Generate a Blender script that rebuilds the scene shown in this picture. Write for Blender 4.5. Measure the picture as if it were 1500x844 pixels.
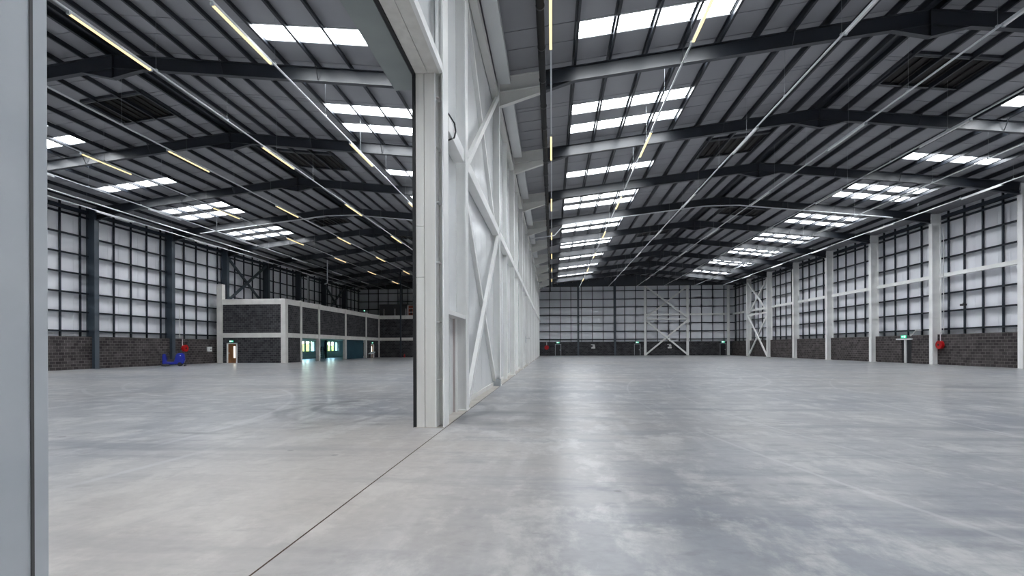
import bpy, bmesh, math, random
from mathutils import Vector, Matrix
random.seed(7)
for o in list(bpy.data.objects): bpy.data.objects.remove(o, do_unlink=True)
scn = bpy.context.scene
COL = scn.collection

# ------------------------------------------------------------------ camera
cam_d = bpy.data.cameras.new('camera'); cam = bpy.data.objects.new('camera', cam_d); COL.objects.link(cam)
cam_d.sensor_fit = 'HORIZONTAL'; cam_d.sensor_width = 36.0; cam_d.lens = 725.1/1500*36
cam_d.shift_y = (508.6-422)/1500; cam_d.clip_start = 0.05; cam_d.clip_end = 1000
cam.location = (0, 0, 1.6); cam.rotation_euler = (math.pi/2, 0.0037, 0.0809)
scn.camera = cam
# ------------------------------------------------------------------ world + exposure
w = bpy.data.worlds.new('world'); scn.world = w; w.use_nodes = True
nt = w.node_tree; bg = nt.nodes['Background']
sky = nt.nodes.new('ShaderNodeTexSky'); sky.sky_type = 'NISHITA'; sky.sun_elevation = math.radians(42)
sky.sun_rotation = math.radians(120); sky.sun_disc = False
nt.links.new(sky.outputs[0], bg.inputs[0]); bg.inputs[1].default_value = 1.5
scn.view_settings.view_transform = 'Standard'; scn.view_settings.look = 'None'
scn.view_settings.gamma = 1.0; scn.view_settings.use_curve_mapping = False
scn.view_settings.exposure = 1.25
SKYLIGHT = 9.0          # radiance of the daylit translucent rooflight sheets
LAMP = 0.8              # radiance of the lit strip lamps

# ------------------------------------------------------------------ materials
def principled(name, col, rough=.6, metal=0., spec=.5):
    m = bpy.data.materials.new(name); m.use_nodes = True
    b = m.node_tree.nodes['Principled BSDF']
    b.inputs['Base Color'].default_value = (*col, 1); b.inputs['Roughness'].default_value = rough
    b.inputs['Metallic'].default_value = metal; b.inputs['Specular IOR Level'].default_value = spec
    return m
def noisy(name, c1, c2, scale=3., rough=.6, bump=0., metal=0., spec=.5, stretch=(1,1,1), detail=4):
    m = principled(name, c1, rough, metal, spec); t = m.node_tree; b = t.nodes['Principled BSDF']
    tc = t.nodes.new('ShaderNodeTexCoord'); mp = t.nodes.new('ShaderNodeMapping'); mp.inputs['Scale'].default_value = stretch
    n = t.nodes.new('ShaderNodeTexNoise'); n.inputs['Scale'].default_value = scale; n.inputs['Detail'].default_value = detail
    r = t.nodes.new('ShaderNodeValToRGB'); r.color_ramp.elements[0].color = (*c1,1); r.color_ramp.elements[1].color = (*c2,1)
    r.color_ramp.elements[0].position = .35; r.color_ramp.elements[1].position = .65
    t.links.new(tc.outputs['Object'], mp.inputs[0]); t.links.new(mp.outputs[0], n.inputs['Vector'])
    t.links.new(n.outputs[0], r.inputs[0]); t.links.new(r.outputs[0], b.inputs['Base Color'])
    if bump:
        bp = t.nodes.new('ShaderNodeBump'); bp.inputs['Strength'].default_value = bump; bp.inputs['Distance'].default_value = .02
        t.links.new(n.outputs[0], bp.inputs['Height']); t.links.new(bp.outputs[0], b.inputs['Normal'])
    return m
def emit(name, col, s):
    m = bpy.data.materials.new(name); m.use_nodes = True; t = m.node_tree; t.nodes.clear()
    e = t.nodes.new('ShaderNodeEmission'); e.inputs[0].default_value = (*col,1); e.inputs[1].default_value = s
    o = t.nodes.new('ShaderNodeOutputMaterial'); t.links.new(e.outputs[0], o.inputs[0]); return m
def blockwork(name, axis, c1, c2, mortar):
    m = principled(name, c1, .9, spec=.25); t = m.node_tree; b = t.nodes['Principled BSDF']
    g = t.nodes.new('ShaderNodeNewGeometry'); sp = t.nodes.new('ShaderNodeSeparateXYZ'); cb = t.nodes.new('ShaderNodeCombineXYZ')
    t.links.new(g.outputs['Position'], sp.inputs[0]); t.links.new(sp.outputs[axis], cb.inputs[0]); t.links.new(sp.outputs[2], cb.inputs[1])
    br = t.nodes.new('ShaderNodeTexBrick'); t.links.new(cb.outputs[0], br.inputs['Vector'])
    br.inputs['Scale'].default_value = 1.; br.inputs['Brick Width'].default_value = .45; br.inputs['Row Height'].default_value = .2255
    br.inputs['Mortar Size'].default_value = .014; br.inputs['Mortar Smooth'].default_value = .2; br.inputs['Bias'].default_value = -.1
    br.inputs['Color1'].default_value = (*c1,1); br.inputs['Color2'].default_value = (*c2,1); br.inputs['Mortar'].default_value = (*mortar,1)
    n = t.nodes.new('ShaderNodeTexNoise'); n.inputs['Scale'].default_value = 1.3; n.inputs['Detail'].default_value = 5
    t.links.new(g.outputs['Position'], n.inputs['Vector'])
    mx = t.nodes.new('ShaderNodeMix'); mx.data_type = 'RGBA'; mx.blend_type = 'MULTIPLY'; mx.inputs[0].default_value = .7
    rr = t.nodes.new('ShaderNodeMapRange'); rr.inputs[1].default_value=.3; rr.inputs[2].default_value=.7; rr.inputs[3].default_value=.55; rr.inputs[4].default_value=1.3
    t.links.new(n.outputs[0], rr.inputs[0]); t.links.new(br.outputs[0], mx.inputs[6]); t.links.new(rr.outputs[0], mx.inputs[7])
    t.links.new(mx.outputs[2], b.inputs['Base Color'])
    bp = t.nodes.new('ShaderNodeBump'); bp.inputs['Strength'].default_value = .5; bp.inputs['Distance'].default_value = .012; bp.invert = True
    t.links.new(br.outputs['Fac'], bp.inputs['Height']); t.links.new(bp.outputs[0], b.inputs['Normal'])
    return m
M = {}
M['white'] = noisy('white_paint', (.83,.83,.815), (.88,.88,.865), 1.2, .42)
M['panelw'] = noisy('partition_panel', (.76,.78,.785), (.82,.835,.835), .5, .26, spec=.5, stretch=(1,1,.25))
M['cream'] = noisy('white_paint_shade_tone', (.68,.68,.645), (.74,.735,.70), 1., .5)  # darker copy of the white paint, shade put into its colour
M['jamb'] = noisy('jamb_cladding', (.66,.645,.60), (.74,.725,.68), 1.5, .5, stretch=(4,4,.3))
M['nearjamb'] = noisy('grey_blue_jamb', (.45,.48,.51), (.51,.535,.56), 2.5, .5, bump=.03)
M['navy'] = principled('navy_steel', (.042,.058,.077), .38, spec=.8)
M['rafter'] = principled('rafter_steel', (.012,.017,.026), .40, spec=1.0)
M['purlin'] = principled('purlin_galvanised', (.022,.026,.034), .32, .2)
M['liner'] = noisy('roof_liner', (.285,.288,.308), (.33,.333,.352), .35, .55)
M['wliner'] = noisy('wall_liner', (.74,.75,.79), (.80,.81,.85), .6, .45, stretch=(1,1,.2))
M['sheet'] = principled('outer_sheet', (.05,.05,.055), .7)
M['rail'] = principled('navy_rail', (.020,.028,.042), .5)
M['blk_y'] = blockwork('blockwork_side', 1, (.040,.034,.035), (.085,.074,.074), (.17,.155,.15))
M['blk_x'] = blockwork('blockwork_front', 0, (.030,.030,.034), (.065,.064,.07), (.11,.108,.11))
M['blk_o'] = blockwork('blockwork_office', 1, (.034,.034,.038), (.075,.073,.078), (.12,.118,.12))
M['conc'] = noisy('cream_concrete', (.62,.60,.57), (.70,.685,.65), 1.5, .7)
M['black'] = principled('black_rubber', (.006,.006,.007), .6)
M['pipeb'] = principled('black_pipe', (.012,.012,.013), .5)
M['tray'] = principled('white_tray', (.62,.64,.66), .4)
M['alu'] = principled('galvanised', (.45,.48,.50), .35, .6)
M['glow'] = emit('lamp_glow', (1.,.74,.36), LAMP)
M['off'] = principled('lamp_diffuser_unlit', (.80,.80,.80), .4)
M['sky'] = emit('daylit_rooflight_sheet', (.93,.965,1.), SKYLIGHT)
M['louvre'] = principled('louvre_dark', (.010,.008,.007), .6)
M['louvrel'] = principled('louvre_trim', (.16,.17,.175), .5)
M['red'] = principled('red_enamel', (.45,.006,.008), .35)
M['blue'] = principled('blue_plastic', (.004,.014,.30), .22)
M['dkgrey'] = principled('dark_grey_plastic', (.02,.02,.022), .5)
M['green'] = emit('exit_green', (.03,.42,.24), .9)
M['signw'] = emit('exit_white', (.85,1,.92), 1.0)
M['signplate'] = principled('white_plate', (.75,.75,.74), .5)
M['wood'] = noisy('oak_door', (.20,.085,.03), (.28,.125,.045), 4, .45, stretch=(1,1,.15))
M['doord'] = principled('dark_door', (.012,.013,.016), .45)
M['winlit'] = emit('lit_vision_panel', (1,.93,.75), 1.6)
M['roomw'] = noisy('room_paint', (.66,.76,.76), (.72,.81,.81), 1., .7)
M['teal'] = noisy('dark_teal_infill', (.012,.05,.075), (.018,.07,.10), .8, .6)
M['frame'] = principled('window_frame_dark', (.02,.035,.035), .5)
M['grass'] = noisy('grass', (.20,.30,.03), (.34,.42,.07), .3, .9)
M['hedge'] = noisy('hedge_leaves', (.14,.24,.03), (.30,.38,.06), 2.5, .9, bump=.6)
M['pink'] = noisy('pink_grey_board', (.46,.41,.40), (.52,.47,.455), 2., .6, stretch=(1,1,.2))
M['rust'] = principled('joint_sealant', (.05,.028,.012), .8)
M['screed'] = noisy('pale_screed', (.42,.39,.35), (.50,.47,.43), 2., .6)
M['shutter'] = noisy('grey_green_shutter', (.24,.27,.265), (.28,.31,.30), 1., .45)
M['gasket'] = principled('grey_gasket', (.08,.08,.08), .7)
gl = bpy.data.materials.new('window_glass'); gl.use_nodes = True; t = gl.node_tree; t.nodes.clear()
a = t.nodes.new('ShaderNodeBsdfTransparent'); a.inputs[0].default_value = (.85,.95,.95,1)
g = t.nodes.new('ShaderNodeBsdfGlossy'); g.inputs['Roughness'].default_value = .05
mx = t.nodes.new('ShaderNodeMixShader'); mx.inputs[0].default_value = .06; o_ = t.nodes.new('ShaderNodeOutputMaterial')
t.links.new(a.outputs[0], mx.inputs[1]); t.links.new(g.outputs[0], mx.inputs[2]); t.links.new(mx.outputs[0], o_.inputs[0])
M['glass'] = gl

def floor_material():
    m = principled('polished_concrete', (.45,.45,.46), .3, spec=.27); t = m.node_tree; b = t.nodes['Principled BSDF']; L = t.links
    geo = t.nodes.new('ShaderNodeNewGeometry'); P = geo.outputs['Position']
    def noise(scale, stretch=(1,1,1), detail=5, rot=0, rough=.55, dist=0):
        mp = t.nodes.new('ShaderNodeMapping'); mp.inputs['Scale'].default_value = stretch; mp.inputs['Rotation'].default_value = (0,0,rot)
        n = t.nodes.new('ShaderNodeTexNoise'); n.inputs['Scale'].default_value = scale; n.inputs['Detail'].default_value = detail
        n.inputs['Roughness'].default_value = rough; n.inputs['Distortion'].default_value = dist
        L.new(P, mp.inputs[0]); L.new(mp.outputs[0], n.inputs['Vector']); return n.outputs[0]
    def rng(x, a0, a1, b0, b1):
        r = t.nodes.new('ShaderNodeMapRange'); r.interpolation_type = 'SMOOTHSTEP'
        for i, v in enumerate((a0,a1,b0,b1)): r.inputs[i+1].default_value = v
        L.new(x, r.inputs[0]); return r.outputs[0]
    def math_(op, x, y=None):
        n = t.nodes.new('ShaderNodeMath'); n.operation = op
        for i, v in enumerate((x, y)):
            if v is None: continue
            if isinstance(v, (int, float)): n.inputs[i].default_value = v
            else: L.new(v, n.inputs[i])
        return n.outputs[0]
    def mix(fac, c1, c2, mode='MIX'):
        n = t.nodes.new('ShaderNodeMix'); n.data_type = 'RGBA'; n.blend_type = mode
        if isinstance(fac, (int,float)): n.inputs[0].default_value = fac
        else: L.new(fac, n.inputs[0])
        for i, v in ((6,c1),(7,c2)):
            if isinstance(v, tuple): n.inputs[i].default_value = (*v,1)
            else: L.new(v, n.inputs[i])
        return n.outputs[2]
    big = noise(.13, (1,.8,1), 3, .3, .5); mid = noise(.55, (1,.6,1), 6, .2, .6); fine = noise(9, (1,1,1), 6)
    sweep = noise(.8, (2.2,.14,1), 4, .15); swp2 = noise(.9, (.16,1.6,1), 4, .1)
    warm = noise(.11, (1,1,1), 3, 1.)
    c = mix(rng(big,.34,.66,0,1), (.185,.20,.23), (.31,.315,.325))
    c = mix(rng(mid,.38,.68,0,.62), c, (.40,.395,.39))
    c = mix(rng(warm,.45,.7,0,.55), c, (.38,.345,.305))
    c = mix(math_('MULTIPLY', rng(sweep,.52,.72,0,1), .5), c, (.44,.44,.445))
    c = mix(math_('MULTIPLY', rng(swp2,.52,.72,0,1), .55), c, (.165,.178,.205))
    cl = noise(1.5, (1,.55,1), 8, .35, .68); cl2 = noise(2.6, (.5,1,1), 8, -.5, .7); br_ = noise(.5, (.22,1.5,1), 7, -.25, .68)
    c = mix(math_('MULTIPLY', rng(cl,.47,.63,0,1), .75), c, (.47,.465,.455))
    c = mix(math_('MULTIPLY', rng(cl2,.50,.66,0,1), .62), c, (.185,.19,.205))
    c = mix(math_('MULTIPLY', rng(br_,.50,.64,0,1), .68), c, (.15,.162,.19))
    sp = t.nodes.new('ShaderNodeSeparateXYZ'); L.new(P, sp.inputs[0])
    # warm dust around the doorway threshold, a stain with its own outline
    dx = math_('MULTIPLY', math_('ADD', sp.outputs[0], 3.1), .30); dy = math_('MULTIPLY', math_('ADD', sp.outputs[1], -5.2), .20)
    rr = math_('SQRT', math_('ADD', math_('MULTIPLY', dx, dx), math_('MULTIPLY', dy, dy)))
    rr = math_('ADD', rr, math_('MULTIPLY', math_('SUBTRACT', mid, .5), 1.1))
    c = mix(rng(rr,.2,1.3,.48,0), c, (.44,.39,.34))
    # tyre arcs / scuffs: (cx, cy, R, half width, y-range, colour, strength)
    def arc(c, cx, cy, R, w, col, st, brk):
        vx = math_('SUBTRACT', sp.outputs[0], cx); vy = math_('SUBTRACT', sp.outputs[1], cy)
        d = math_('SQRT', math_('ADD', math_('MULTIPLY', vx, vx), math_('MULTIPLY', vy, vy)))
        d = math_('ABSOLUTE', math_('SUBTRACT', d, R)); band = rng(d, w*.3, w, 1, 0)
        return mix(math_('MULTIPLY', math_('MULTIPLY', band, rng(brk,.38,.6,0,1)), st), c, col)
    LT = (.52,.52,.525); DK = (.075,.08,.09)
    for a in [(-14,26,11,.10,LT,.55),(-14,26,11.9,.10,LT,.5),(-22,8,15.5,.09,LT,.5),(-22,8,16.6,.09,LT,.45),(-6,30,16,.10,LT,.5),(-6,30,17.2,.10,LT,.4),
              (-4.6,13.2,1.7,.22,DK,.55),(-4.2,12.6,2.6,.22,DK,.45),(-6.5,11.2,2.4,.16,DK,.40),(-9.5,10,3.2,.14,DK,.28),
              (40,14,37.5,.05,LT,.45),(40,14,35.9,.05,LT,.42),(44,6,36,.06,LT,.42),(60,20,51,.06,LT,.38),(8,60,30,.12,LT,.5),(8,60,31.5,.12,LT,.4),
              (5.6,5.2,.55,.025,LT,.6),(30,30,18,.09,LT,.45),(1.0,16,2.2,.7,DK,.16),(-1.2,11.2,.9,.5,DK,.45),(30,50,24,.12,LT,.45),(-30,60,24,.12,LT,.45)]:
        c = arc(c, *a, mid)
    # small dark spots
    v = t.nodes.new('ShaderNodeTexVoronoi'); v.inputs['Scale'].default_value = 1.05; L.new(P, v.inputs['Vector'])
    spot = rng(math_('ADD', v.outputs['Distance'], math_('MULTIPLY', fine, .03)), .055, .08, 1, 0)
    zone = rng(noise(.22,(1,1,1),2,.7), .44, .52, 0, 1)
    c = mix(math_('MULTIPLY', math_('MULTIPLY', spot, zone), .6), c, (.12,.12,.12))
    c = mix(.35, c, mix(rng(fine,.3,.7,0,1), (.40,.40,.41), (.60,.60,.60)), 'SOFT_LIGHT')
    L.new(c, b.inputs['Base Color'])
    L.new(rng(mid,.3,.75,.285,.33), b.inputs['Roughness'])
    return m
M['floor'] = floor_material()

# ------------------------------------------------------------------ mesh helpers
class MB:
    def __init__(s): s.v = []; s.f = []
    def box(s, x0, x1, y0, y1, z0, z1):
        n = len(s.v); s.v += [(x,y,z) for z in (z0,z1) for y in (y0,y1) for x in (x0,x1)]
        s.f += [tuple(n+i for i in q) for q in ((0,2,3,1),(4,5,7,6),(0,1,5,4),(2,6,7,3),(0,4,6,2),(1,3,7,5))]; return s
    def obox(s, p0, p1, w, h, up=(0,0,1), ow=0., oh=0.):
        """box along p0->p1, w sideways, h along up, offset"""
        p0, p1, up = Vector(p0), Vector(p1), Vector(up); d = (p1-p0).normalized(); sd = d.cross(up).normalized(); u = sd.cross(d)
        n = len(s.v)
        for p in (p0, p1):
            for a, b in ((-1,-1),(1,-1),(1,1),(-1,1)): s.v.append(tuple(p + sd*(ow+a*w/2) + u*(oh+b*h/2)))
        s.f += [tuple(n+i for i in q) for q in ((0,1,2,3),(7,6,5,4),(0,4,5,1),(1,5,6,2),(2,6,7,3),(3,7,4,0))]; return s
    def ibeam(s, p0, p1, depth, width, tf=.022, tw=.016, up=(0,0,1)):
        s.obox(p0, p1, width, tf, up, 0, depth/2-tf/2); s.obox(p0, p1, width, tf, up, 0, -depth/2+tf/2)
        s.obox(p0, p1, tw, depth-2*tf, up); return s
    def tube(s, p0, p1, r, n=10, r1=None):
        p0, p1 = Vector(p0), Vector(p1); d = (p1-p0).normalized(); a = Vector((0,0,1)) if abs(d.z) < .9 else Vector((1,0,0))
        u = d.cross(a).normalized(); w = d.cross(u); k = len(s.v); r1 = r if r1 is None else r1
        for p, q in ((p0,r),(p1,r1)):
            for i in range(n): t = 2*math.pi*i/n; s.v.append(tuple(p + u*q*math.cos(t) + w*q*math.sin(t)))
        for i in range(n): j = (i+1) % n; s.f.append((k+i,k+j,k+n+j,k+n+i))
        s.f += [tuple(k+n-1-i for i in range(n)), tuple(k+n+i for i in range(n))]; return s
    def prism(s, pts, axis, a0, a1):
        """polygon pts (2D) extruded along axis ('x','y','z')"""
        k = len(s.v); n = len(pts)
        for a in (a0, a1):
            for p, q in pts: s.v.append({'x':(a,p,q),'y':(p,a,q),'z':(p,q,a)}[axis])
        s.f += [tuple(k+i for i in range(n)), tuple(k+2*n-1-i for i in range(n))]
        for i in range(n): j = (i+1) % n; s.f.append((k+i,k+n+i,k+n+j,k+j))
        return s
    def lathe(s, prof, c, axis='z', n=20):
        k = len(s.v); m = len(prof)
        for i in range(n):
            t = 2*math.pi*i/n; ct, st = math.cos(t), math.sin(t)
            for r, h in prof:
                d = {'z':(r*ct,r*st,h),'x':(h,r*ct,r*st),'y':(r*ct,h,r*st)}[axis]; s.v.append((c[0]+d[0],c[1]+d[1],c[2]+d[2]))
        for i in range(n):
            j = (i+1) % n
            for q in range(m-1): s.f.append((k+i*m+q,k+j*m+q,k+j*m+q+1,k+i*m+q+1))
        return s
    def mesh(s, name, org=(0,0,0)):
        me = bpy.data.meshes.new(name); ox, oy, oz = org
        me.from_pydata([(x-ox,y-oy,z-oz) for x,y,z in s.v], [], s.f); me.update()
        bm = bmesh.new(); bm.from_mesh(me); bmesh.ops.recalc_face_normals(bm, faces=bm.faces[:]); bm.to_mesh(me); bm.free(); return me
    def build(s, name, mat, parent=None, bevel=0., smooth=False, label=None, kind=None):
        org = parent_org(parent); me = s.mesh(name, org); return place(name, me, mat, parent, (0,0,0), bevel, smooth, label, kind)
def parent_org(p):
    o = Vector((0,0,0))
    while p is not None: o += p.location; p = p.parent
    return o
def place(name, me, mat, parent=None, loc=(0,0,0), bevel=0., smooth=False, label=None, kind=None):
    o = bpy.data.objects.new(name, me); COL.objects.link(o); o.parent = parent; o.location = loc
    if mat is not None and not me.materials: me.materials.append(M[mat] if isinstance(mat, str) else mat)
    if smooth:
        for p in me.polygons: p.use_smooth = True
    if bevel:
        b = o.modifiers.new('bevel', 'BEVEL'); b.width = bevel; b.segments = 2; b.limit_method = 'ANGLE'
    if label: o['label'] = label
    if kind: o['kind'] = kind
    return o
def tag(o, label, cat, group=None, kind=None):
    o['label'] = label; o['category'] = cat
    if group: o['group'] = group
    if kind: o['kind'] = kind
    return o
def thing(name, label, cat, loc=(0,0,0), group=None, kind=None):
    o = bpy.data.objects.new(name, None); COL.objects.link(o); o.location = loc; o.empty_display_size = .2
    return tag(o, label, cat, group, kind)
ORD = ['first','second','third','fourth','fifth','sixth','seventh','eighth','ninth','tenth','eleventh','twelfth','thirteenth']

# ------------------------------------------------------------------ building dimensions
XRR, XRL = 14.67, -19.37             # ridge lines of right and left hall
ZA, SL = 14.64, .1107                # rafter top at ridge, roof slope
XR, XLW = 31.86, -36.0               # inner column flanges on right and left walls
YF, YB = 92.28, -12.0                # far gable, rear end behind the camera
FR = [20.5+8*k for k in range(9)]    # portal frames in view
FR[-1] = 84.2
PT = -2.15                           # partition column flange face towards right hall
def zr(x, hall): return ZA - SL*abs(x-(XRR if hall == 'R' else XRL))
PUR = [.28,1.38,2.6,3.85,5.13,6.5,7.97,9.42,10.87,12.32,13.73,15.1,16.45]
PD = .25                             # purlin depth
VAL = -2.41

# ------------------------------------------------------------------ floor
floor = tag(MB().box(-37.2, 33.2, YB-.2, YF+.4, -.3, 0).build('floor', 'floor'), 'pale grey polished concrete floor running through both halls', 'floor', kind='structure')
MB().box(-2.128,-2.115,YB,YF,0,.0025).build('expansion_joint','rust',floor,label='thin rust brown joint line along the partition')
MB().box(-2.42,-2.14,9.66,YF,0,.012).build('threshold_strip','screed',floor,label='pale screed strip at the foot of the partition')
MB().box(-2.75,-2.42,9.66,YF,0,.010).build('threshold_strip','screed',floor)

# ------------------------------------------------------------------ ceiling of the two halls
STRIPS = {12.5:[(5.5,6.6)], 20.5:[(.5,1.62),(3.7,4.8),(5.9,7.0)], 28.5:[(.5,1.62),(5.1,6.2)], 36.5:[(3.1,4.3),(5.1,6.4)]}
BAYS = [(b, b+8) for b in [-11.5+8*k for k in range(11)]] + [(76.5,84.2),(84.2,YF)]
win_n = 0
def slopes():
    for hall, xr, nm in (('R',XRR,'right hall'),('L',XRL,'left hall')):
        yield hall, xr, nm
def strip_mesh(mb, hall, xr, d0, d1, sg, y0, y1, zo, th):
    """sloping slab between distances d0,d1 from ridge"""
    z0, z1 = ZA-SL*d0+zo, ZA-SL*d1+zo; x0, x1 = xr+sg*d0, xr+sg*d1
    return mb.prism([(x0,z0),(x1,z1),(x1,z1+th),(x0,z0+th)], 'y', y0, y1)
# vents (x range as distance from the ridge and side)
VENTS = {('R',20.5):(1,1.40,5.15,3.0,5.5), ('L',20.5):(-1,1.40,4.6,3.1,5.5), ('R',28.5):(-1,1.45,5.1,2.8,5.7), ('L',28.5):(1,1.45,5.1,2.8,5.7),
         ('R',44.5):(1,1.40,5.15,3.0,5.4), ('L',44.5):(-1,1.40,4.6,3.1,5.4), ('R',52.5):(-1,1.45,5.1,2.8,5.4), ('L',52.5):(1,1.45,5.1,2.8,5.4)}
for hall, xr, nm in slopes():
    ceil = thing('ceiling', 'grey sheeted roof lining between dark purlins over the '+nm, 'ceiling', (xr,0,0), kind='structure')
    for sg in (-1, 1):
        DM = 17.1 if not (hall == 'L' and sg == -1) else 17.7
        if hall == 'R' and sg == 1: DM = 18.5
        # outer roof sheet, dark, closes the building
        strip_mesh(MB(), hall, xr, 0, DM+.1, sg, YB-.3, YF+.5, PD+.34, .05).build('roof_sheet', 'sheet', ceil)
        for bi, (y0, y1) in enumerate(BAYS):
            st = STRIPS.get(y0, [(3.55,4.7),(5.7,6.85)] if y1-y0 > 6 else [(3.4,4.6)])
            if y1-y0 > 8.01 or y0 > 84 or (hall == 'L' and sg == -1 and y0 > 50): st = []
            cuts = sorted(set([0, y1-y0] + [q for s_ in st for q in s_] + ([2.0] if not st or st[0][0] > 2.5 else [3.4])))
            for c0, c1 in zip(cuts[:-1], cuts[1:]):
                a, b = y0+c0+.022, y0+c1-.022
                if (c0, c1) in st:
                    strip_mesh(MB(), hall, xr, 0, 7.97-.02, sg, a, b, PD, .05).build('ceiling_panel', 'liner', ceil)
                    strip_mesh(MB(), hall, xr, 13.73+.02, DM, sg, a, b, PD, .05).build('ceiling_panel', 'liner', ceil)
                    if sg == -1: side = 'left' 
                    else: side = 'right'
                    win_n += 1
                    wn = thing('window_%d' % win_n, 'white rooflight strip, %s row of %s bay, %s slope, %s' % (ORD[st.index((c0,c1))], ORD[bi], side, nm), 'rooflight',
                               (xr+sg*10.8, (a+b)/2, ZA-SL*10.8), 'rooflight strips in the roof', 'structure')
                    k = MB()
                    strip_mesh(k, hall, xr, 7.97, 13.73, sg, a-.022, a+.04, PD-.02, .2); strip_mesh(k, hall, xr, 7.97, 13.73, sg, b-.04, b+.022, PD-.02, .2)
                    strip_mesh(k, hall, xr, 7.95, 7.99, sg, a, b, PD-.02, .2); strip_mesh(k, hall, xr, 13.71, 13.75, sg, a, b, PD-.02, .2)
                    k.build('kerb', 'tray', wn)
                    pd = [7.97, 9.42, 10.87, 12.32, 13.73]
                    for p0, p1 in zip(pd[:-1], pd[1:]):
                        strip_mesh(MB(), hall, xr, p0+.02, p1-.02, sg, a+.04, b-.04, PD+.12, .02).build('pane', 'sky', wn)
                else:
                    strip_mesh(MB(), hall, xr, 0, DM, sg, a, b, PD, .05).build('ceiling_panel', 'liner', ceil)
        # purlins: one mesh per slope side, shared
        for i, d in enumerate(PUR):
            x = xr+sg*d; z = ZA-SL*d
            pm = {}
            for (y0, y1) in BAYS:
                L = round(y1-y0, 2)
                if L not in pm:
                    mb = MB(); fl = .085 if i else .12
                    mb.box(-.006,.006,0.0,L,0,PD); mb.box(-fl*.5 if 0 else 0, fl*-sg if 0 else fl, 0, L, 0, .008); mb.box(-fl,0,0,L,PD-.010,PD-.002)
                    mb.box(fl-.008,fl,0,L,0,.03)
                    pm[L] = mb.mesh('purlin')
                place('purlin', pm[L], 'purlin', ceil, (x-xr, y0, z))
    # ridge flashing between the two top purlins
    MB().prism([(xr-.3,ZA+PD-.06),(xr,ZA+PD-.03),(xr+.3,ZA+PD-.06),(xr+.3,ZA+PD-.03),(xr,ZA+PD),(xr-.3,ZA+PD-.03)],'y',YB,YF).build('ridge_flashing','purlin',ceil)
    # smoke vents
    for (h, by), (sg, d0, d1, o0, o1) in VENTS.items():
        if h != hall: continue
        y0, y1 = by+o0, by+o1; xc = xr+sg*(d0+d1)/2; zc = ZA-SL*(d0+d1)/2
        n_b = 0 if by < 40 else 3
        v = thing('smoke_vent', 'dark louvred smoke vent %s of the ridge, %s %s, %s' % ('right' if sg > 0 else 'left', ORD[n_b//3*1], 'from the camera', nm), 'vent', (xc,(y0+y1)/2,zc+PD-.12), 'roof smoke vents')
        strip_mesh(MB(), hall, xr, d0, d1, sg, y0, y1, PD-.02, .015).build('back_plate', 'louvre', v)
        fr = MB()
        strip_mesh(fr, hall, xr, d0, d1, sg, y0-.12, y0+.04, PD-.14, .13); strip_mesh(fr, hall, xr, d0, d1, sg, y1-.04, y1+.12, PD-.14, .13)
        strip_mesh(fr, hall, xr, d0-.1, d0+.04, sg, y0-.12, y1+.12, PD-.14, .13); strip_mesh(fr, hall, xr, d1-.04, d1+.1, sg, y0-.12, y1+.12, PD-.14, .13)
        fr.build('vent_frame', 'rafter', v)
        for ya in (y0+.02, y1-.06): strip_mesh(MB(), hall, xr, d0, d1, sg, ya, ya+.04, PD-.17, .03).build('trim_bar', 'louvrel', v)
        n = 9
        for q in range(n):
            dd = d0+(d1-d0)*(q+.5)/n; x = xr+sg*dd; z = ZA-SL*dd+PD-.07
            MB().obox((x,y0+.05,z),(x,y1-.05,z),.02,.10,(.5*sg,0,1)).build('slat','louvre',v)

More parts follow.
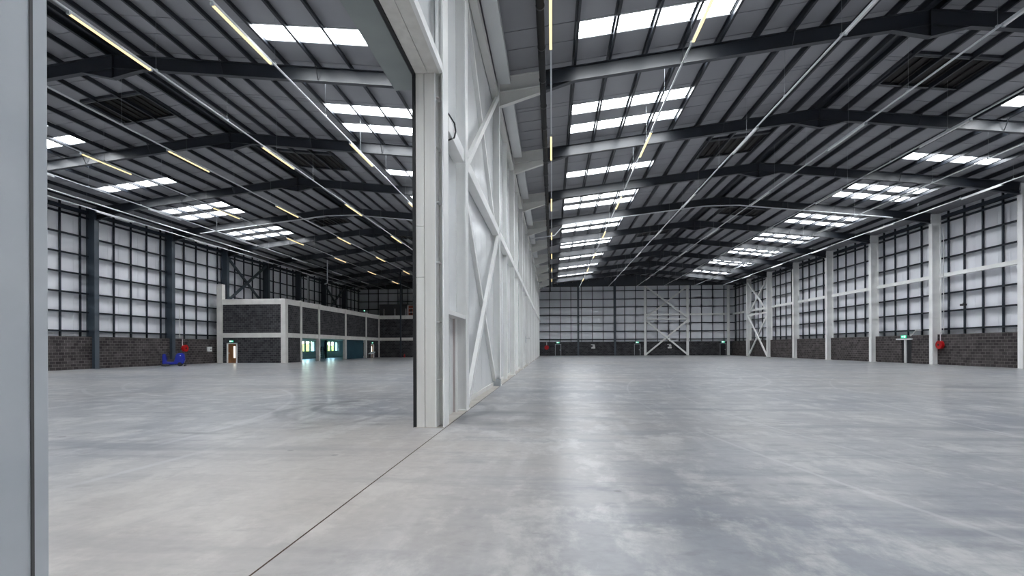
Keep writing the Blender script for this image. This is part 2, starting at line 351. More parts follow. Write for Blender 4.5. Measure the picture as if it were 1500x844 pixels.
# ------------------------------------------------------------------ portal rafters
RD = .60
def rafter(hall, Y, idx):
    xr = XRR if hall == 'R' else XRL; nm = 'right hall' if hall == 'R' else 'left hall'
    xl, xe = (PT, XR) if hall == 'R' else (XLW, -2.70)
    t = thing('roof_rafter', '%s dark steel portal rafter from the camera spanning the %s' % (ORD[idx], nm), 'rafter', (xr, Y, ZA-1.06), 'portal rafters of the '+nm)
    xs = -.33                                          # shade-toned white paint stops here in the right hall
    for sg, xend in ((-1, xl), (1, xe)):
        z = lambda x: zr(x, hall)-RD/2
        xi = xr
        if hall == 'R' and sg == -1:
            MB().ibeam((xi,Y,z(xi)),(xs,Y,z(xs)),RD,.23).build('rafter_beam','rafter',t)
        else:
            MB().ibeam((xi,Y,z(xi)),(xend,Y,z(xend)),RD,.23).build('rafter_beam','rafter',t)
        # eaves haunch
        zb = {('R',-1):11.58,('R',1):11.9,('L',-1):11.8,('L',1):11.6}[(hall,sg)]
        xh = xend - sg*3.1; zt = zr(xh,hall)-RD
        def wedge(a, b, mat, name, lab=None):
            f = lambda x: zt + (zb-zt)*(x-xh)/(xend-xh)
            m = MB().prism([(a,zr(a,hall)-RD+.03),(b,zr(b,hall)-RD+.03),(b,f(b)),(a,f(a))],'y',Y-.008,Y+.008)
            m.obox((a,Y,f(a)),(b,Y,f(b)),.23,.02)
            m.build(name, mat, t, label=lab)
        if hall == 'R' and sg == -1:
            wedge(xh, xs, 'rafter', 'eaves_haunch')
            zmid = lambda x: zr(x,hall)-RD/2
            MB().ibeam((xs,Y,zmid(xs)),(xend,Y,zmid(xend)),RD,.23).build('rafter_end','cream',t,label='white painted rafter end in a shade tone at the partition')
            wedge(xs, xend, 'cream', 'eaves_haunch', 'white painted haunch in a shade tone at the partition')
        else:
            wedge(xh, xend, 'rafter', 'eaves_haunch')
        # fly braces
        for d in (5.13, 9.42):
            x = xr+sg*d
            MB().obox((x,Y-.35,zr(x,hall)+.05),(x,Y-.02,zr(x,hall)-RD+.05),.03,.03).build('fly_brace','rafter',t)
    zb0 = zr(xr-1.4,hall)-RD; zc = 13.58
    m = MB().prism([(xr-1.4,zb0+.03),(xr,ZA-RD+.03),(xr+1.4,zb0+.03),(xr+1.4,zb0),(xr,zc),(xr-1.4,zb0)],'y',Y-.008,Y+.008)
    m.obox((xr-1.4,Y,zb0),(xr,Y,zc),.23,.02); m.obox((xr,Y,zc),(xr+1.4,Y,zb0),.23,.02)
    m.box(xr-.015,xr+.015,Y-.11,Y+.11,zc,ZA)
    m.build('apex_haunch','rafter',t)
    if idx == 0: return
for i, Y in enumerate(FR):
    rafter('R', Y, i); rafter('L', Y, i)

# ------------------------------------------------------------------ steel columns
def col_h(name, x_in, x_out, Y, h, mat, label, group, b=.38, upper=None):
    """I column, web in the frame plane (along x); x_in = inner flange face"""
    t = thing(name, label, 'column', ((x_in+x_out)/2, Y, 0), group)
    s = 1 if x_out > x_in else -1
    def seg(z0, z1, nm, mt, fl):
        m = MB()
        xa, xb = x_in, x_out
        if fl: m.box(min(xa,xa+s*.03),max(xa,xa+s*.03),Y-b/2,Y+b/2,z0,z1)
        m.box(min(xb,xb-s*.03),max(xb,xb-s*.03),Y-b/2,Y+b/2,z0,z1)
        m.box(min(xa+s*.03,xb-s*.03),max(xa+s*.03,xb-s*.03),Y-.07,Y+.07,z0,z1)
        m.build(nm, mt, t)
    if upper:
        seg(0, upper, 'column_shaft', mat, True)
        seg(upper, h, 'column_head', mat, False)
        MB().box(min(x_in,x_out),max(x_in,x_out),Y-b/2+.02,Y+b/2-.02,upper-.03,upper).build('stiffener', mat, t)
    else: seg(0, h, 'column_shaft', mat, True)
    x0, x1 = sorted((x_in-s*.05, x_out+s*.0))
    MB().box(x0, x1, Y-b/2-.04, Y+b/2+.04, 0, .03).build('base_plate', mat, t)
    return t
RC = [36.5,44.5,52.5,60.5,68.5,76.5,84.2]
for i, Y in enumerate(RC):
    col_h('steel_column', XR, XR+.72, Y, zr(XR+.4,'R')-.02, 'white', 'white steel column on the right wall, %s from the right edge of the photo' % ORD[i], 'white columns along the right wall', upper=11.9)
LC = [36.5,44.5,52.5,60.5,68.5,76.5,84.2]
for i, Y in enumerate(LC):
    col_h('steel_column', XLW, XLW-.72, Y, zr(XLW-.4,'L')-.02, 'navy', 'dark navy steel column on the left wall, %s from the left edge of the photo' % ORD[i], 'navy columns along the left wall', b=.40)

# ------------------------------------------------------------------ side walls
RZ = [3.0,4.48,5.96,7.45,8.93,10.4,11.93]
MO = (2.45,4.15,5.85,7.45)
def side_wall(side):
    s = 1 if side == 'right' else -1
    xb, xm, xl = (32.34,32.62,32.98) if s > 0 else (-36.36,-36.62,-36.98)   # plinth face, rail face, liner face
    ztop = 13.0
    W = thing('wall_'+side, ('white lined wall of navy rails over a dark block plinth, '+side+' side of the photo'), 'wall', (xl,40,0), kind='structure')
    # liner panels
    bays = [(YB,28.5)] + [(28.5+8*k,36.5+8*k) for k in range(6)] + [(76.5,84.2),(84.2,YF)]
    for (y0, y1) in bays:
        n = 1 if y0 < 20 else 8
        for q in range(n):
            a, b = y0+(y1-y0)*q/n, y0+(y1-y0)*(q+1)/n
            z0 = 2.4
            if s < 0 and b > 66.5 and a < 84: z0 = 2.72
            MB().box(min(xl,xl+s*.08),max(xl,xl+s*.08),a+.006,b-.006,z0,ztop).build('liner_panel','wliner',W)
        MB().box(min(xl+s*.10,xl+s*.14),max(xl+s*.10,xl+s*.14),y0,y1+(.5 if y1 == YF else 0),2.72 if s<0 else 0,ztop+.3).build('outer_cladding','sheet',W)
    # plinth
    th = .3 if s > 0 else .3
    def plinth(y0, y1, z0, z1, m='blk_y'):
        MB().box(min(xb,xb+s*.62),max(xb,xb+s*.62),y0,y1,z0,z1).build('block_plinth',m,W,label='dark grey blockwork plinth')
    if s > 0:
        plinth(YB, 47.45, 0, 2.53); plinth(48.75, YF, 0, 2.53); plinth(47.45,48.75,2.14,2.53)
    else:
        plinth(YB, 66.9, 0, 2.55)
    # rails
    for (y0, y1) in bays[1:]:
        brace = (y0 == 76.5)
        for z in RZ:
            big = (z == 7.45)
            if s > 0 and big:
                MB().box(xm-.22,xm+.06,y0+.2,y1-.2,z-.16,z+.14).build('main_rail','white',W,label='white horizontal rail')
            elif s < 0 and y0 > 52 and z < 6 : continue
            else:
                m = MB(); xa, xc = sorted((xm, xl))
                m.box(xa,xc,y0+.02,y1-.02,z-.035,z+.035)
                xa, xc = sorted((xm, xm+s*.012)); m.box(xa,xc,y0+.02,y1-.02,z-.10,z+.035)
                m.build('wall_rail','rail',W)
        for d in MO:
            y = y0+d*(y1-y0)/8
            zb = 2.55 if not (s < 0 and y0 > 52) else 6.9
            xa, xc = sorted((xl-s*.17, xl-s*.05))
            MB().box(xa,xc,y-.05,y+.05,zb,ztop-.2).build('mullion','rail',W)
        xa, xc = sorted((xm-s*.0, xl)); MB().box(xa,xc,y0,y1,ztop-.75,ztop-.5).build('eaves_rail','rail',W)
    # bracing
    bb = [(76.5,84.2)] if s > 0 else [(52.5,60.5),(76.5,84.2)]
    xc = (XR+.12) if s > 0 else (XLW-.25)
    mt = 'white' if s > 0 else 'navy'
    for y0, y1 in bb:
        a, b = y0+.25, y1-.25
        for (za, zc) in ((6.9,12.0),(.2,6.5)):
            if s < 0 and za < 1: continue
            MB().obox((xc,a,za),(xc,b,zc),.16,.26).build('diagonal_brace',mt,W,label='%s diagonal cross brace' % ('white' if s>0 else 'dark'))
            MB().obox((xc+s*.17,a,zc),(xc+s*.17,b,za),.16,.26).build('diagonal_brace',mt,W,label='%s diagonal cross brace' % ('white' if s>0 else 'dark'))
        if s > 0: MB().box(xc-.1,xc+.1,a,b,6.55,6.78).build('brace_tie','white',W)
    return W
WR = side_wall('right'); WL = side_wall('left')

# ------------------------------------------------------------------ far gable wall (both halls)
W = thing('wall_far', 'far gable wall of pale panels behind navy rails over a dark block plinth', 'wall', (0,YF,0), kind='structure')
def gable(hall, x0, x1):
    xs = []
    n = int((x1-x0)/1.9)
    for q in range(n):
        a, b = x0+(x1-x0)*q/n, x0+(x1-x0)*(q+1)/n
        pts = [(a+.006,2.4),(b-.006,2.4),(b-.006,zr(b,hall)+.2)]
        xr = XRR if hall == 'R' else XRL
        if a < xr < b: pts.append((xr, ZA+.2))
        pts.append((a+.006,zr(a,hall)+.2))
        MB().prism(pts,'y',YF+.30,YF+.36).build('liner_panel','wliner',W)
        MB().box(a-.055,a+.055,YF+.04,YF+.22,2.55,min(zr(a,hall),zr(b,hall))).build('mullion','rail',W)
    for z in RZ + ([13.4] if True else []):
        if hall == 'L' and z < 6: continue
        d = min((ZA-z)/SL, 40)
        xr = XRR if hall == 'R' else XRL
        a, b = max(x0, xr-d), min(x1, xr+d)
        if b-a < 1: continue
        m = MB().box(a,b,YF+.02,YF+.30,z-.04,z+.04); m.box(a,b,YF+.02,YF+.035,z-.11,z+.04)
        m.build('wall_rail','rail',W)
    MB().box(x0-.25,x1+.25,YF+.42,YF+.46,0,15.2).build('outer_cladding','sheet',W)
gable('R', VAL, 32.98); gable('L', -36.98, VAL)
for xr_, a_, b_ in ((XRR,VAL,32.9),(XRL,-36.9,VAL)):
    MB().prism([(a_,12.72),(b_,12.72),(b_,12.9),(xr_,ZA+.2),(a_,12.9)],'y',YF-.02,YF+.015).build('gable_shade_panel','rafter',W,label='dark panel added for the unlit gable above the rails')  # dark sheet added to stand for the unlit top of the gable
MB().box(VAL,32.4,YF,YF+.4,0,2.53).build('block_plinth','blk_x',W,label='dark blockwork plinth of the far gable')
MB().box(-36.4,VAL,YF,YF+.4,0,2.53).build('block_plinth','blk_x',W)
# white rail and cross bracing of the gable
for z in (7.45,):
    MB().box(17.1,31.7,YF-.14,YF+.02,z-.15,z+.13).build('main_rail','white',W,label='white horizontal rail')
MB().box(17.1,24.4,YF-.16,YF+.0,6.48,6.72).build('brace_tie','white',W,label='white tie between gable cross braces')
for (za, zc) in ((6.9,12.5),(.2,6.3)):
    for k, (a, b) in enumerate((((17.1,za),(24.4,zc)),((17.1,zc),(24.4,za)))):
        MB().obox((a[0],YF-.30-.17*k,a[1]),(b[0],YF-.30-.17*k,b[1]),.28,.16,(0,1,0)).build('diagonal_brace','white',W,label='white diagonal cross brace')
def gcol(x, mat, label, group, h, low=None):
    t = thing('gable_column', label, 'column', (x,YF-.12,0), group)
    hw = .2 if mat == 'white' else .16
    m = MB(); m.box(x-hw,x+hw,YF-.26,YF-.235,0,h); m.box(x-hw,x+hw,YF-.005,YF+.0,0,h); m.box(x-.012,x+.012,YF-.235,YF-.005,0,h)
    m.build('column_shaft',mat,t); MB().box(x-.2,x+.2,YF-.3,YF+0,0,.025).build('base_plate',mat,t)
gcol(4.81,'navy','slim navy gable column nearest the white partition on the far wall','navy gable columns',zr(4.81,'R')-.05)
gcol(11.54,'navy','slim navy gable column beside the white cross braced bay on the far wall','navy gable columns',zr(11.54,'R')-.05)
gcol(16.97,'white','white gable column on the left of the far cross bracing','white gable columns',12.7)
gcol(24.52,'white','white gable column on the right of the far cross bracing','white gable columns',12.7)
gcol(31.7,'white','white corner column where the far wall meets the right wall','white gable columns',12.5)
for i, x in enumerate((-28.5,-20.5,-12.5)):
    gcol(x,'navy','dark gable column above the mezzanine, %s from the left' % ORD[i],'navy gable columns above mezzanine',zr(x,'L')-.05)
# rear end behind the camera
wb = thing('wall_rear', 'plain pale end wall behind the camera', 'wall', (0,YB,0), kind='structure')
MB().prism([(-36.98,0),(32.98,0),(32.98,12.8),(XRR,15),(VAL,13),(XRL,15),(-36.98,12.8)],'y',YB-.1,YB).build('liner_panel','wliner',wb)

# ------------------------------------------------------------------ partition between the halls
WP = thing('wall_partition', 'tall white panelled partition with columns and braces running to the far gable', 'wall', (-2.42,9.7,0), kind='structure')
PC = [12.5] + FR                                    # frame columns
y = 10.22; k = 0
while y < YF-.1:
    y1 = min(y+1.333, YF)
    z0 = 0
    seg = [(y, y1)]
    if y < 11.95:                                   # personnel door head
        z0 = 2.34
    for a, b in seg:
        MB().box(-2.56,-2.42,a+.005,b-.005,z0 if b <= 12.0 or a < 11.9 and b < 12.1 else 0,zr(-2.4,'R')+.15).build('wall_panel','panelw',WP)
    y = y1; k += 1
MB().box(-2.64,-2.565,YB,YF,7.3,zr(-2.4,'R')+.2).build('inner_core','sheet',WP)
MB().box(-2.64,-2.565,12.1,YF,0,7.3).build('inner_core','sheet',WP)
MB().box(-2.72,-2.645,YB,YF,7.3,zr(-2.7,'L')+.3).build('rear_lining','panelw',WP)
MB().box(-2.72,-2.645,12.1,YF,0,7.3).build('rear_lining','panelw',WP)
# panels above the big opening
for q in range(15):
    a = -11.8+q*1.46; MB().box(-2.56,-2.42,a+.005,a+1.455,7.25,zr(-2.4,'R')+.15).build('wall_panel','panelw',WP)
# posts half way along the bays
bayc = [(12.5,20.5)] + list(zip(FR[:-1],FR[1:])) + [(84.2,YF)]
for y0, y1 in bayc[1:]:
    ym = (y0+y1)/2
    MB().box(-2.42,-2.22,ym-.09,ym+.09,0,12.3).build('mid_post','white',WP)
# horizontal tie at 6.3 m, top tie and valley beam per bay
for i, (y0, y1) in enumerate([(10.1,12.5)] + bayc):
    a, b = y0+.16, y1-.16
    m = MB().box(-2.40,-2.14,a,b-.32,6.14,6.46); m.build('tie_rail','white',WP,bevel=.01,label='white box rail tying the columns at mid height')
    MB().box(-2.40,-2.16,a,b,11.75,12.05).build('top_rail','cream',WP)
    MB().box(-2.20,-1.68,a-.1,b+.1,12.50,12.78).build('valley_beam','panelw',WP,label='grey box beam under the roof valley')
# cross bracing in the second bay
xb_ = -2.29
for (a, b, x) in (((12.7,6.35),(20.3,11.9),-2.21),((12.7,11.9),(20.3,6.5),-2.36),((12.7,.15),(20.3,6.2),-2.21),((12.7,6.2),(20.3,.15),-2.36)):
    MB().obox((x,a[0],a[1]),(x,b[0],b[1]),.12,.20,(1,0,0) if 0 else (0,0,1)).build('diagonal_brace','white',WP,bevel=.006,label='white diagonal cross brace between partition columns')
    
MB().box(-2.44,-2.10,20.06,20.28,.0,.30).build('gusset_plate','alu',WP)
# skirting trim at foot of the panels
MB().box(-2.42,-2.39,12.7,YF,0,.16).build('base_trim','cream',WP)
# loop of cable at the end of the first tie rail
cb = MB(); pts = [(-2.3,10.28,5.98),(-2.22,10.5,6.05),(-2.12,10.72,6.2),(-2.11,10.82,6.38),(-2.12,10.74,6.52),(-2.2,10.5,6.62),(-2.3,10.3,6.66)]
for p, q in zip(pts[:-1],pts[1:]): cb.tube(p,q,.018,6)
tag(cb.build('loose_cable','black'),'loose black cable curling off the white rail end beside the doorway','cable')
for i, Y in enumerate(PC):
    t = thing('partition_column', 'white column in the panelled partition, %s beyond the doorway jamb' % ORD[i], 'column', (PT-.2,Y,0), 'white columns of the partition')
    h = zr(-2.2,'R')-.05
    MB().box(PT-.03,PT,Y-.19,Y+.19,0,h).build('flange','white',t)
    MB().box(PT-.27,PT-.03,Y-.06,Y+.06,0,h).build('web','white',t)
    MB().box(PT-.30,PT+.03,Y-.23,Y+.23,0,.03).build('base_plate','white',t)

# ------------------------------------------------------------------ large doorway through the partition
D1 = thing('door_1', 'tall open doorway through the partition with cream jambs and black edge seals', 'doorway', (-2.45,9.7,0), kind='structure')
YJ = 9.70; ZH = 7.07
# far jamb: two cladding boards facing the opening, black seal, open channel, flange
for z0, z1 in ((0,3.0),(3.0,4.02),(4.02,ZH+.1)):
    MB().box(-2.70,-2.535,YJ,YJ+.30,z0+.004,z1-.004).build('jamb_board','jamb',D1)
MB().box(-2.525,-2.31,YJ,YJ+.30,.004,ZH+.1).build('jamb_board','jamb',D1)
MB().box(-2.765,-2.705,YJ-.02,YJ+.35,0,ZH+.25).build('edge_seal','black',D1,label='black edge seal')
MB().box(-2.31,-2.17,YJ+.28,YJ+.31,0,ZH+.3).build('channel_back','cream',D1)
MB().box(-2.315,-2.30,YJ-.01,YJ+.28,0,ZH+.3).build('channel_lip','white',D1)
for z in (.95,2.1,3.3,4.5,5.6,6.6):
    MB().box(-2.30,-2.24,YJ+.05,YJ+.25,z,z+.015).build('cleat','white',D1)
MB().box(-2.17,-2.14,YJ+.0,YJ+.46,0,12.6).build('post_flange','white',D1)
MB().box(-2.30,-2.17,YJ+.30,YJ+.46,0,12.6).build('post_web','white',D1)
# header
MB().box(-2.70,-2.46,-1.5,YJ+.1,ZH,ZH+.12).build('header_soffit','jamb',D1)
MB().box(-2.45,-2.22,-1.5,YJ+.1,ZH,ZH+.12).build('header_soffit','jamb',D1)
MB().box(-2.22,-2.15,-1.5,YJ+.02,ZH-.01,ZH+.17).build('header_lip','white',D1)
MB().box(-2.765,-2.705,-1.5,YJ+.3,ZH-.03,ZH+.25).build('edge_seal','black',D1)
MB().box(-3.32,-2.80,-1.5,YJ+.65,ZH+.02,ZH+.55).build('shutter_box','shutter',D1,label='grey shutter box on the far side of the opening')
MB().box(-2.80,-2.765,-1.5,YJ+.5,ZH+.06,ZH+.3).build('guide_track','gasket',D1)
# near jamb at the left edge of the photo
D2 = thing('trim_1', 'grey painted door jamb close to the camera at the left edge', 'jamb', (-2.3,1.4,0), kind='structure')
MB().box(-2.75,-2.15,-1.6,1.88,0,ZH+.1).build('jamb_face','nearjamb',D2)
MB().box(-2.76,-2.146,1.884,1.95,0,ZH+.1).build('corner_trim','nearjamb',D2,bevel=.006)
MB().box(-2.149,-2.144,1.876,1.888,0,ZH+.1).build('trim_joint','gasket',D2)
MB().box(-2.6,-2.42,YB,-1.6,0,ZH+.2).build('wall_panel','panelw',D2)
# personnel door beyond the first jamb
D3 = thing('door_2', 'small recessed personnel door in the partition beside the big doorway', 'door', (-2.45,11.1,0), kind='structure')
MB().box(-2.72,-2.34,11.95,12.08,0,2.34).build('door_reveal','pink',D3,label='pinkish door reveal board')
MB().box(-2.36,-2.32,11.93,12.0,0,2.36).build('architrave','white',D3)
MB().box(-2.60,-2.16,10.2,12.36,2.30,2.40).build('door_head','white',D3)
MB().box(-2.70,-2.66,10.2,11.95,0,2.30).build('door_leaf','pink',D3)

# ------------------------------------------------------------------ services along the partition side of the right hall
pp = thing('drain_pipe', 'long black drainage pipe running under the rafters beside the partition', 'pipe', (-.33,20,12.02))
MB().tube((-.33,12.0,12.02),(-.33,YF,12.02),.12,14).build('pipe_run','pipeb',pp,smooth=True)
for q in range(38):
    yy = 13.+q*2.1; MB().tube((-.33,yy,12.02),(-.33,yy+.07,12.02),.14,14).build('pipe_clip','dkgrey',pp)
    if q % 2 == 0: MB().box(-.34,-.32,yy+.02,yy+.05,12.1,zr(-.33,'R')+.1).build('pipe_hanger','pipeb',pp)

# ------------------------------------------------------------------ strip lights on trunking
def lamp_mesh():
    body = MB().prism([(-.04,0),(.04,0),(.03,.06),(-.03,.06)],'y',0,3.1).mesh('lamp_body')
    dif = MB().prism([(-.055,-.03),(-.01,-.045),(.03,-.03),(.03,0),(-.055,0)],'y',.03,3.07).mesh('diffuser')
    cap = MB().box(-.058,.045,-.03,.03,-.045,.058).mesh('end_cap')
    return body, dif, cap
BODY, DIF, CAP = lamp_mesh(); DIFO = DIF.copy(); DIFO.name = 'diffuser_unlit'
BODY.materials.append(M['tray']); DIF.materials.append(M['glow']); DIFO.materials.append(M['off']); CAP.materials.append(M['alu'])
ZL = 11.8
def light_line(x, hall, lit, desc, y0=12.0, y1=86, first=13.9, n=7, z=ZL, step=10.07):
    tr = thing('lighting_trunking', 'slim white lighting trunking '+desc, 'trunking', (x,y0,z), 'lighting trunking lines')
    MB().box(x-.03,x+.03,y0,y1,z+.0625,z+.11).build('trunk_rail','tray',tr)
    yy = y0+1.2
    while yy < y1:
        top = zr(x,hall)+.1
        MB().tube((x,yy,z+.11),(x,yy,top),.005,4).build('hanger_wire','alu',tr)
        MB().box(x-.04,x+.04,yy-.05,yy+.05,z+.10,z+.16).build('hanger_clip','alu',tr)
        yy += 4.03
    for k in range(n):
        yl = first+k*step
        if yl+3 > y1: break
        t = thing('strip_light', '%s %s strip light on the line %s' % (ORD[k], 'glowing' if lit else 'unlit', desc), 'light', (x,yl,z), 'strip lights on trunking')
        place('lamp_body', BODY, None, t); place('diffuser', DIF if lit else DIFO, None, t)
        place('end_cap', CAP, None, t); place('end_cap', CAP, None, t, (0,3.1,0))
for x, lit, d in ((0.0,1,'beside the black drainage pipe'),(4.75,1,'crossing the rooflights near the partition'),(9.6,0,'midway between partition and right hall ridge'),
                  (14.4,0,'under the ridge of the right hall'),(18.9,0,'just right of the right hall ridge'),(24.0,0,'under the right hall\'s outer rooflights')):
    light_line(x, 'R', lit, d)
light_line(28.7, 'R', 0, 'along the top of the right wall', y0=20, z=11.85)
for x, lit, d in ((-10.0,1,'under the left hall\'s inner rooflights'),(-14.6,1,'halfway up the left hall\'s right slope'),(-19.7,1,'under the ridge of the left hall'),
                  (-24.5,1,'halfway down the left hall\'s left slope')):
    light_line(x, 'L', lit, d, n=7)
light_line(-29.4, 'L', 0, 'under the left hall\'s outer rooflights', y0=20)
light_line(-33.6, 'L', 0, 'close to the top of the left wall', y0=20, z=11.75)
# cable trays
def tray(name, pts, lab):
    m = MB()
    for p, q in zip(pts[:-1], pts[1:]): m.obox(p,q,.14,.06)
    return tag(m.build(name,'tray'), lab, 'cable tray')
tray('cable_tray', [(-32.9,20,12.10),(-32.9,86,12.10)], 'long pale cable tray running high along the left wall')
zz = lambda x, h: zr(x,h)-RD-.10
tray('cable_tray', [(-1.9,44.15,11.25),(.25,44.15,11.5),(1.1,44.15,zz(1.1,'R')),(XRR-1.5,44.15,zz(XRR-1.5,'R')),(XRR,44.15,13.78),(XRR+1.5,44.15,zz(XRR+1.5,'R')),(28.6,44.15,zz(28.6,'R'))], 'white cable tray following the fourth rafter across the right hall')
tray('cable_tray', [(-33,44.15,zz(-33,'L')),(XRL-1.5,44.15,zz(XRL-1.5,'L')),(XRL,44.15,13.78),(XRL+1.5,44.15,zz(XRL+1.5,'L')),(-6,44.15,zz(-6,'L'))], 'white cable tray following the fourth rafter across the left hall')

# ------------------------------------------------------------------ office block and mezzanine in the left hall
XO, YO, YM = -28.4, 50.7, 79.5
ob = thing('wall_office', 'two storey dark block office with cream concrete frame in the left hall', 'office block', (XO,YO,0), kind='structure')
ZB = ((2.73,3.22),(6.28,6.87))
PI = [54.0,58.35,66.15,73.7]
for z0, z1 in ZB:
    MB().box(-35.4,XO-.0,YO-.06,YO+.3,z0,z1).build('frame_beam','conc',ob)
    MB().box(XO-.3,XO+.06,YO+.3,YM,z0,z1).build('frame_beam','conc',ob)
    MB().box(XO+.06,-2.75,YM-.06,YM+.3,z0,z1).build('frame_beam','conc',ob)
MB().box(-36.0,-35.4,YO-.12,YO+.4,0,8.5).build('corner_pier','conc',ob,label='tall cream pier against the left wall')
MB().box(XO-.42,XO+.10,YO-.10,YO+.42,0,6.87).build('corner_pier','conc',ob)
for y in PI + [YM-.2]: MB().box(XO-.28,XO+.10,y-.19,y+.19,0,6.95).build('frame_pier','conc',ob)
# front face infill with a door opening
dx0, dx1 = -34.95, -33.75
MB().box(-35.4,dx0,YO,YO+.25,0,2.73).build('block_infill','blk_x',ob); MB().box(dx1,XO-.42,YO,YO+.25,0,2.73).build('block_infill','blk_x',ob); MB().box(dx0,dx1,YO,YO+.25,2.15,2.73).build('block_infill','blk_x',ob)
MB().box(-35.4,XO-.42,YO,YO+.25,3.22,6.28).build('block_infill','blk_x',ob)
# side face infill
ys = [YO+.42]+PI+[YM]
for q, (a, b) in enumerate(zip(ys[:-1], ys[1:])):
    MB().box(XO-.25,XO,a,b,3.22,6.28).build('block_infill','blk_o',ob)
MB().box(XO-.25,XO,ys[0],ys[1],0,2.73).build('block_infill','blk_o',ob)
MB().box(XO-.25,XO,73.9,75.7,0,2.73).build('block_infill','blk_o',ob); MB().box(XO-.25,XO,77.0,YM,0,2.73).build('block_infill','blk_o',ob); MB().box(XO-.25,XO,75.7,77.0,2.15,2.73).build('block_infill','blk_o',ob)
# far face
MB().box(XO,-2.75,YM,YM+.25,0,2.73).build('block_infill','blk_x',ob); MB().box(XO,-2.75,YM,YM+.25,3.22,6.28).build('block_infill','blk_x',ob)
# slabs
MB().box(-36.3,XO-.3,YO+.3,YF-.1,2.78,3.18).build('floor_slab','roomw',ob)
MB().box(-36.3,XO-.3,YO+.3,YF-.1,6.4,6.80).build('roof_slab','conc',ob); MB().box(XO-.3,-2.8,YM+.3,YF-.1,6.4,6.80).build('roof_slab','conc',ob)
# ground floor room: partitions and lining, rear wall with windows
MB().box(-36.0,XO-.3,66.3,66.4,0,.0).build('room_line','roomw',ob) if 0 else None
MB().box(-36.35,XO-.3,53.9,54.0,0,2.78).build('room_partition','roomw',ob)
MB().box(-36.35,-33.5,84.0,84.1,0,2.78).build('room_partition','roomw',ob)
MB().box(XO-.42,XO-.34,66.35,73.5,0,2.73).build('dark_infill_sheet','teal',ob,label='dark teal sheet set behind the opening')  # flat dark teal sheet fills the view through this opening
wins = [(67.4,73.5,4),(76.2,81.7,4)]
edges = [58.0,67.4,73.5,76.2,81.7,84.0]
MB().box(-36.98,-36.2,58.0,84.0,0,1.02).build('room_wall','roomw',ob); MB().box(-36.98,-36.2,58.0,84.0,2.62,2.78).build('room_wall','roomw',ob)
for a, b in ((66.9,67.4),(73.5,76.2),(81.7,84.0)): MB().box(-36.98,-36.2,a,b,1.02,2.62).build('room_wall','roomw',ob)
MB().box(-36.3,-36.2,54.0,66.9,0,2.78).build('room_wall','roomw',ob)
MB().box(-36.98,-36.36,84.0,YF,0,2.75).build('room_wall','roomw',ob)
for a, b, n in wins:
    win_n += 1
    wn = thing('window_%d' % win_n, 'four light office window with green view, %s pier' % ('left of the white' if a < 70 else 'right of the white'), 'window', (-36.4,(a+b)/2,1.02), 'office windows', 'structure')
    MB().box(-36.5,-36.3,a,b,1.02,1.10).build('window_frame','frame',wn); MB().box(-36.5,-36.3,a,b,2.54,2.62).build('window_frame','frame',wn)
    for q in range(n+1):
        yy = a+(b-a)*q/n; MB().box(-36.5,-36.3,max(a,yy-.11),min(b,yy+.11),1.10,2.54).build('mullion','frame',wn)
        if q < n: MB().box(-36.41,-36.40,yy+.11,yy+(b-a)/n-.11,1.10,2.54).build('pane','glass',wn)
# doors of the office
def office_door(name, p0, p1, face, lab, wood=True):
    """p0,p1 ends of opening along the wall; face 'y' => wall faces -y at Y=p, 'x' => faces +x"""
    d = thing(name, lab, 'door', ((p0[0]+p1[0])/2,(p0[1]+p1[1])/2,0), kind='structure')
    if face == 'y':
        x0, x1, Y = p0[0], p1[0], p0[1]
        f = MB().box(x0,x0+.12,Y-.06,Y+.2,0,2.15); f.box(x1-.12,x1,Y-.06,Y+.2,0,2.15); f.box(x0,x1,Y-.06,Y+.2,2.05,2.15); f.build('door_frame','signplate',d)
        lf = MB().box(x0+.12,x1-.12,Y+.06,Y+.11,0,2.05).build('door_leaf','wood',d)
        MB().box(x1-.46,x1-.27,Y+.05,Y+.055,.55,1.80).build('vision_panel','winlit',lf)
        MB().box(x0+.2,x0+.24,Y+.01,Y+.05,.95,1.15).build('door_handle','alu',lf)
    else:
        X, y0, y1 = p0[0], p0[1], p1[1]
        f = MB().box(X-.2,X+.06,y0,y0+.14,0,2.15); f.box(X-.2,X+.06,y1-.14,y1,0,2.15); f.box(X-.2,X+.06,y0,y1,2.05,2.15); f.build('door_frame','signplate',d)
        lf = MB().box(X-.12,X-.06,y0+.14,y1-.14,0,2.05).build('door_leaf','wood',d)
        MB().box(X-.06,X-.055,y0+.38,y0+.68,.55,1.80).build('vision_panel','winlit',lf)
        MB().box(X-.05,X-.01,y1-.30,y1-.24,.95,1.15).build('door_handle','alu',lf)
    return d
office_door('door_3', (dx0,YO), (dx1,YO), 'y', 'oak door with slim glazed slot in the front of the block office')
office_door('door_4', (XO,75.7), (XO,77.0), 'x', 'oak door with slim glazed slot at the far end of the office side')
